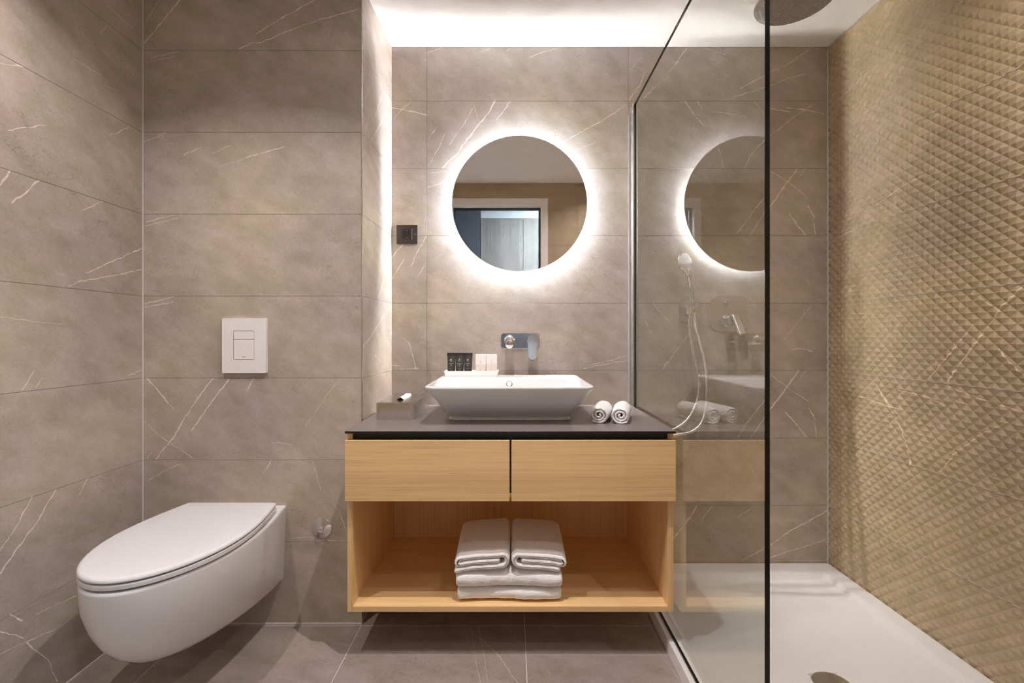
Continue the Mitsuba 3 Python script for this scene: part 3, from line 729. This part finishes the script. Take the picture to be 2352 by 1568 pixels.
# amenity tray with tubes and sachets on the basin's rear deck
AY0, AY1, AX0, AX1 = 1.898, 1.972, -0.2855, -0.0565
A = thing('amenity_tray', 'narrow white tray on the rear ledge of the basin', 'tray')
outer = m3.Manifold.batch_hull([m3.CrossSection([rrect(AX1 - AX0 - .012, AY1 - AY0 - .012, .003)]).extrude(.001), m3.CrossSection([rrect(AX1 - AX0, AY1 - AY0, .004)]).extrude(.001).translate((0, 0, .0215))])
innr = m3.Manifold.batch_hull([m3.CrossSection([rrect(AX1 - AX0 - .018, AY1 - AY0 - .018, .003)]).extrude(.001).translate((0, 0, .003)), m3.CrossSection([rrect(AX1 - AX0 - .006, AY1 - AY0 - .006, .003)]).extrude(.001).translate((0, 0, .0225))])
am = tri(outer - innr)
am.apply_translation(((AX0 + AX1) / 2, (AY0 + AY1) / 2, BZ + .0003))
part(A, 'dish', am, 'card_white', 30)
AZ = BZ + .0035


def emblem(h, lw):
    """A drop-shaped outline with a small leaf on top, in the xy plane, h tall, centred at the origin."""
    t_ = np.linspace(0, 2 * PI, 40)
    r = np.c_[.30 * h * np.sin(t_) * (1 - .35 * np.cos(t_)), -.12 * h - .38 * h * np.cos(t_)]
    s_ = LineString(r).buffer(lw / 2)
    tail = LineString([(0, -.30 * h), (-.02 * h, -.5 * h)]).buffer(lw * .6)
    leaf = LineString([(-.10 * h, .34 * h), (.06 * h, .40 * h), (.14 * h, .5 * h)]).buffer(lw * .7)
    return union_all([s_, tail, leaf])


def flat(poly, depth=.0002):
    return cat(*[trimesh.creation.extrude_polygon(p, depth) for p in getattr(poly, 'geoms', [poly])])


word = meshkit.text_mesh('AMPHORA', .0026, .0002)
word.apply_translation((-word.bounds.mean(0)[0], 0, 0))


def print_bar(w_, h_):
    """A line of print too small to read: a thin pale bar."""
    return flat(sbox(-w_ / 2, 0, w_ / 2, h_))


tube_labels = ['black amenity tube, leftmost of the three in the white tray', 'black amenity tube in the middle of the three in the white tray', 'black amenity tube beside the white sachets']
TUBE_H = .0935
for k, (x, lab) in enumerate(zip((-0.2575, -0.2220, -0.1865), tube_labels)):
    y = 1.931
    a_ = np.arange(40) * 2 * PI / 40
    rr = []
    for z, rx, ry in ((0, .0150, .0125), (.002, .0155, .013), (.015, .0158, .0132), (.04, .0164, .0105), (.065, .0172, .006), (.080, .0180, .0022), (.084, .0183, .0010), (TUBE_H, .0185, .0009)):
        rr.append(np.c_[x + rx * np.cos(a_), y + .006 * (z / TUBE_H) + ry * np.sin(a_), np.full(40, AZ + z)])
    key = thing('amenity_tube', lab, 'tube', 'black tubes in the amenity tray')
    part(key, 'body', loft(rr), 'tube_black', 40)
    part(key, 'crimp', cbox(x - .0187, x + .0187, y + .0048, y + .0074, AZ + .0845, AZ + TUBE_H + .001, .0004), 'black_plastic')
    # print on the sloping front
    sl = math.atan2(.0125 - .001 + .0045, .08)
    pr = []
    for mesh_, zc in ((flat(emblem(.0105, .0009)), .064), (word, .0475), (print_bar(.006, .0006), .0432), (print_bar((.010, .008, .009)[k], .0006), .0397), (print_bar((.009, .008, .010)[k], .0006), .0287), (print_bar(.005, .0007), .0207)):
        q = mesh_.copy()
        q.apply_transform(trimesh.transformations.rotation_matrix(PI / 2 - .12, [1, 0, 0]))
        yy_ = np.interp(zc, (.015, .04, .065, .08), (y - .0132 + .001, y - .0105 + .0026, y - .006 + .0042, y - .0022 + .0051))
        q.apply_translation((x - .0015, yy_ - .0007, AZ + zc))
        pr.append(q)
    part(key, 'print', cat(*pr), 'print_white')
for k, (x, l1, l2) in enumerate(((-0.1325, 'white flat amenity card box beside the black tubes', 'cream paper sachet in front of the card box beside the black tubes'), (-0.0865, 'white flat amenity card box at the right end of the tray', 'cream paper sachet in front of the card box at the right end of the tray'))):
    key = thing('card_box', l1, 'box', 'white card boxes in the amenity tray')
    part(key, 'body', cbox(x - .0225, x + .0225, 1.930, 1.942, AZ, AZ + .089, .0006), 'card_white')
    q = face_y(flat(emblem(.0105, .0007)))
    q.apply_translation((x - .001, 1.9299, AZ + .0575))
    part(key, 'print', q, 'print_grey')
    key = thing('paper_sachet', l2, 'sachet', 'paper sachets in the amenity tray')
    part(key, 'body', cbox(x - .0205, x + .0195, 1.915, 1.927, AZ, AZ + .046, .0008), 'paper_cream')
    flap = Polygon([(-.0205, .046), (.0195, .046), (.0195, .040), (.004 if k else .014, .033), (-.006 if k else -.015, .033), (-.0205, .039)])
    q = face_y(trimesh.creation.extrude_polygon(flap, .0012))
    q.apply_translation((x, 1.9152, AZ + .0005))
    part(key, 'flap', q, 'paper_cream')
    q = face_y(flat(emblem(.008, .0006)))
    q.apply_translation((x - .001, 1.9149, AZ + .024))
    part(key, 'print', q, 'print_grey')


# ------------------------------------------------------------------ towels
def fold(path, thick, length, to, seed, amp=.0012, step=.0036):
    """A ribbon of terry cloth folded along path (x, z), swept by length along y, its hems rounded, its pile ruffled."""
    poly = LineString(path).buffer(thick / 2, quad_segs=6)
    ext = LineString(poly.exterior.coords)
    n_ = int(ext.length / step)
    pt = np.array([ext.interpolate(k / n_, normalized=True).coords[0] for k in range(n_)])
    t_ = np.roll(pt, -2, 0) - np.roll(pt, 2, 0)
    t_ /= np.linalg.norm(t_, axis=1, keepdims=True) + 1e-12
    nrm = np.c_[t_[:, 1], -t_[:, 0]]
    if Polygon(pt).exterior.is_ccw is False:
        nrm = -nrm
    r_ = thick * .47
    u_ = np.linspace(0, 1, 5)
    ends = [(r_ * (1 - math.sin(k * PI / 2)), r_ * (1 - math.cos((1 - k) * PI / 2)) ) for k in u_]
    prof = [(r_ * (1 - math.cos(k * PI / 2)), r_ * (1 - math.sin(k * PI / 2))) for k in u_]          # (y, inset)
    m_mid = max(3, int((length - 2 * r_) / (step * 1.6)))
    seq = prof + [(y_, 0) for y_ in np.linspace(r_, length - r_, m_mid)[1:-1]] + [(length - y_, i_) for y_, i_ in prof[::-1]]
    m = loft([np.c_[pt[:, 0] - nrm[:, 0] * i_, np.full(n_, y_), pt[:, 1] - nrm[:, 1] * i_] for y_, i_ in seq], False, False)
    if trimesh.Trimesh(m.vertices, m.faces, process=False).volume < 0:
        m.invert()
    v_ = np.array(m.vertices)
    q_ = np.array(m.vertex_normals)
    off = (meshkit.fbm(v_ * 38 + seed, 2, seed) - .5) * 2 * amp + (meshkit.noise(v_ * 260, seed + 3) - .5) * .0017
    m.vertices = np.array(to(v_ + q_ * off[:, None]))
    if m.volume < 0:
        m.invert()
    return m


def arc(cx, cz, r, a0, a1, n=8):
    a_ = np.radians(np.linspace(a0, a1, n))
    return [(cx + r * math.cos(k), cz + r * math.sin(k)) for k in a_]


SH = 0.174
# two large towels, folded edge to the front
def slab(x0, x1, yf, yb, z0, h_, seed, bulge):
    r = h_ / 4
    path = [(yb, z0 + r)] + arc(yf + h_ / 2, z0 + h_ / 2, h_ / 4, 270, 90, 9) + [(yb, z0 + 3 * r)]
    def to(p):                                  # local x -> depth, local y -> across, local z -> up
        out = np.c_[x0 + p[:, 1], p[:, 0], p[:, 2]]
        s_ = (out[:, 0] - (x0 + x1) / 2) / ((x1 - x0) / 2)
        out[:, 2] = z0 + (out[:, 2] - z0) * (1 + bulge * (1 - s_ ** 2)) 
        out[:, 1] += .004 * np.sin(out[:, 0] * 21 + seed)
        return out
    return fold(path, h_ / 2 - .0012, x1 - x0, to, seed, .0016)


whole('bath_towel', 'white folded bath towel at the bottom of the pile on the oak shelf', 'towel', slab(-0.181, 0.164, 1.503, 1.76, SH + .0030, .0425, 3, 0.0), 'terry', True, 'bath towels on the oak shelf')
whole('bath_towel', 'white folded bath towel second from the bottom of the pile on the oak shelf', 'towel', slab(-0.186, 0.167, 1.497, 1.765, SH + .0485, .048, 8, 0.12), 'terry', True, 'bath towels on the oak shelf')
HZ = SH + .1055


def hand_fold(w, h_, mirror, lower):
    t_ = h_ / 3.15
    z0_, z1_, z2_ = t_ / 2, t_ * 1.5, t_ * 2.55
    R_ = (z2_ - z0_) / 2
    r = (z2_ - z1_) / 2
    p = [(-w / 2 + lower, z0_), (w / 2 - R_ - t_ / 2, z0_)] + arc(w / 2 - R_ - t_ / 2, (z0_ + z2_) / 2, R_, -78, 78, 10) + [(w / 2 - R_ - t_ / 2, z2_), (-w / 2 + r + t_ / 2, z2_)] + arc(-w / 2 + r + t_ / 2, (z1_ + z2_) / 2, r, 102, 258, 8) + [(-w / 2 + r + t_ / 2, z1_), (w / 2 - t_ * 2.3, z1_ + .001)]
    return [(-x, q) for x, q in p] if mirror else p


for mir, cx, lab in ((False, -0.0985, 'white folded hand towel on top of the pile, on its left half'), (True, 0.0895, 'white folded hand towel on top of the pile, on its right half')):
    hh = .0560

    def to(p, cx=cx, mir=mir):
        q = p.copy()
        s_ = np.clip(p[:, 1] / .27, 0, 1)
        q[:, 0] = cx + p[:, 0] * (1 + .03 * s_)
        q[:, 1] = 1.497 + p[:, 1]
        edge = np.clip((p[:, 0] * (1 if mir else -1)) / .09, -1, 1)
        sag = .010 * np.clip(edge, 0, 1) ** 2 - .004 * np.clip(-edge, 0, 1) ** 2
        q[:, 2] = HZ + p[:, 2] * (1 + .25 * np.sin(s_ * 2.0)) - sag * 1.0 + .006 * (1 - (edge * .5 + .5))
        return q
    whole('hand_towel', lab, 'towel', fold(hand_fold(.183, hh, mir, .008 if not mir else .030), hh / 3.15 - .0008, .262, to, 14 + mir), 'terry', True, 'hand towels on top of the pile')


# two rolled face towels on the countertop
def roll(seed, turns, r):
    n_ = 70
    th = np.linspace(0.6, turns * 2 * PI, n_)
    rad = .0035 + (r - .0035) * (th / th[-1]) ** .95
    ph = -th + PI * 1.30 + turns * 2 * PI if seed % 2 else th + PI * 1.70 - turns * 2 * PI
    return np.c_[rad * np.cos(ph) * 1.12, rad * np.sin(ph) * .93]


for x0_, y0_, ang, seed, lab in ((0.303, 1.592, -17, 21, 'small white towel rolled up on the countertop beside the basin'), (0.3765, 1.578, -17, 24, 'small white towel rolled up on the countertop beside the glass screen')):
    def to(p, x0_=x0_, y0_=y0_, ang=ang):
        a_ = math.radians(ang)
        s_ = np.clip(p[:, 1] / .17, 0, 1)
        q = p.copy()
        k = 1 + .13 * np.sin(s_ * PI * .72)
        q[:, 0], q[:, 2] = p[:, 0] * k, np.maximum(p[:, 2] * (k + .05) * 1.02 + .0285, .0008 + .0006 * meshkit.noise(p * 300))
        x_, y_ = q[:, 0].copy(), q[:, 1].copy()
        q[:, 0] = x0_ + x_ * math.cos(a_) - y_ * math.sin(a_)
        q[:, 1] = y0_ + x_ * math.sin(a_) + y_ * math.cos(a_)
        q[:, 2] += CT
        return q
    whole('rolled_towel', lab, 'towel', fold(roll(seed, 2.55, .0275), .0080, .165, to, seed, .0009, .0024), 'terry', True, 'rolled towels on the countertop')

# ------------------------------------------------------------------ toilet
TCX = -0.988


def egg(tip, back, hmax, hwall, z, n=44, power=2.0, split=.45):
    """Outline from the back right corner round the tip to the back left corner, as a ring."""
    s_ = np.r_[np.linspace(0, split, 12, endpoint=False), split + (1 - split) * np.sin(np.linspace(0, PI / 2, n // 2 + 1))]
    w_ = np.where(s_ < split, hwall + (hmax - hwall) * np.sin(PI / 2 * s_ / split), hmax * np.maximum(1 - ((s_ - split) / (1 - split)) ** power, 0) ** (1 / 2.0))
    y_ = back + (tip - back) * s_
    r_ = np.r_[np.c_[TCX + w_, y_], np.c_[TCX - w_[-2::-1], y_[-2::-1]]]
    return np.c_[r_, np.full(len(r_), z)]


wc = thing('toilet', 'white wall hung toilet with closed lid beside the left wall', 'toilet')
prof = [(.160, 1.33, .132, .135, .02), (.1605, 1.295, .143, .146, .02), (.164, 1.268, .1475, .149, .03), (.175, 1.232, .152, .150, .08), (.195, 1.195, .158, .151, .16), (.225, 1.162, .168, .153, .25), (.265, 1.131, .178, .155, .34), (.31, 1.110, .186, .157, .40), (.36, 1.097, .191, .159, .45), (.40, 1.0925, .1925, .160, .45), (.425, 1.0915, .1925, .161, .45), (.431, 1.0925, .1915, .1605, .45), (.434, 1.096, .188, .158, .45)]
rings = [egg(t_, MID - .001, hm, hw, z, split=sp_) for z, t_, hm, hw, sp_ in prof]
part(wc, 'bowl', loft(rings), 'sanitary_white', 35)
seat = [egg(1.097, 1.605, .1885, .155, .4390), egg(1.0945, 1.606, .191, .157, .4405), egg(1.0940, 1.606, .1915, .157, .445), egg(1.0945, 1.606, .191, .157, .4508), egg(1.097, 1.605, .1885, .155, .4525)]
part(wc, 'seat', loft(seat), 'sanitary_white', 35)
lid = [egg(1.097, 1.606, .1885, .154, .4560), egg(1.0945, 1.607, .191, .156, .4574), egg(1.0940, 1.607, .1915, .156, .460), egg(1.0955, 1.606, .190, .155, .4640), egg(1.0990, 1.604, .1865, .152, .4672), egg(1.106, 1.600, .180, .147, .4688), egg(1.16, 1.57, .135, .11, .4700)]
part(wc, 'lid', loft(lid), 'sanitary_white', 35)
part(wc, 'gap_shade', loft([egg(1.109, 1.60, .1765, .147, .434), egg(1.109, 1.60, .1765, .147, .4562)]), 'black_plastic', 35)  # black insert, paints the shade in the gaps above and below the seat
for sx in (-.118, .118):
    part(wc, 'hinge', rbox(TCX + sx - .02, TCX + sx + .02, 1.602, 1.625, .4345, .459, .006), 'satin_chrome', 40, label='grey lid hinge')
jq = face_y(trimesh.creation.extrude_polygon(Polygon([(-.1605, .4345), (.1615, .4345), (.1505, .166), (.138, .1605), (-.138, .1605), (-.1495, .166)]), .0022))
jq.apply_translation((TCX, MID, 0))
part(wc, 'wall_joint', jq, 'silicone')

# flush plate
fp = thing('flush_plate', 'white flush plate on the wall above the toilet', 'flush plate')
fx, fz = -0.9745, 1.0190
fr = face_y(flat(Polygon(rrect(.1605, .200, .004)).difference(sbox(-.0395, -.0515, .0355, .0545)), .001))
pl = trimesh.creation.extrude_polygon(Polygon(rrect(.1605, .200, .004)).difference(Polygon(rrect(.0762, .1066, .003) + [-.0010, .0017])), .012)
pl = face_y(pl)
pl.apply_translation((fx, MID - .0003, fz))
part(fp, 'frame', pl, 'white_plastic', 35)
part(fp, 'backing', bx(fx - .045, fx + .045, MID - .004, MID - .001, fz - .058, fz + .062), 'print_grey')
part(fp, 'button', cbox(fx - .0380, fx + .0355, MID - .0125, MID - .004, fz + .0232, fz + .0530, .0012), 'white_plastic')
bt = part(fp, 'button', cbox(fx - .0380, fx + .0355, MID - .0125, MID - .004, fz - .0500, fz + .0222, .0012), 'white_plastic')
lg = LineString([(-.0062, .0016), (.0062, .0016)]).buffer(.0009).union(LineString([(.0045 * math.cos(k), .0045 * math.sin(k) * .55 - .0004) for k in np.radians(np.linspace(200, 340, 12))]).buffer(.0004))
q = face_y(flat(lg))
q.apply_translation((fx - .001, MID - .0125, fz - .0420))
part(bt, 'emblem', q, 'print_grey')

# stop valve
sv = thing('stop_valve', 'chrome stop valve with a flared round cover on the wall between toilet and vanity', 'stop valve')
part(sv, 'cover', lathe([(0, 0), (.0355, 0), (.036, .0015), (.034, .003), (.022, .0058), (.0125, .0085), (0, .0085)], (-0.6960, MID - .0003, 0.3515), (0, -1, 0), 56), 'chrome', 25)
part(sv, 'knob', lathe([(0, 0), (.0115, 0), (.0115, .0055), (.0105, .0072), (0, .0075)], (-0.6960, MID - .0086, 0.3515), (0, -1, 0), 40), 'chrome', 25)
part(sv, 'slot', bx(-0.7045, -0.6875, MID - .0165, MID - .0159, 0.3510, 0.3525), 'black_plastic')
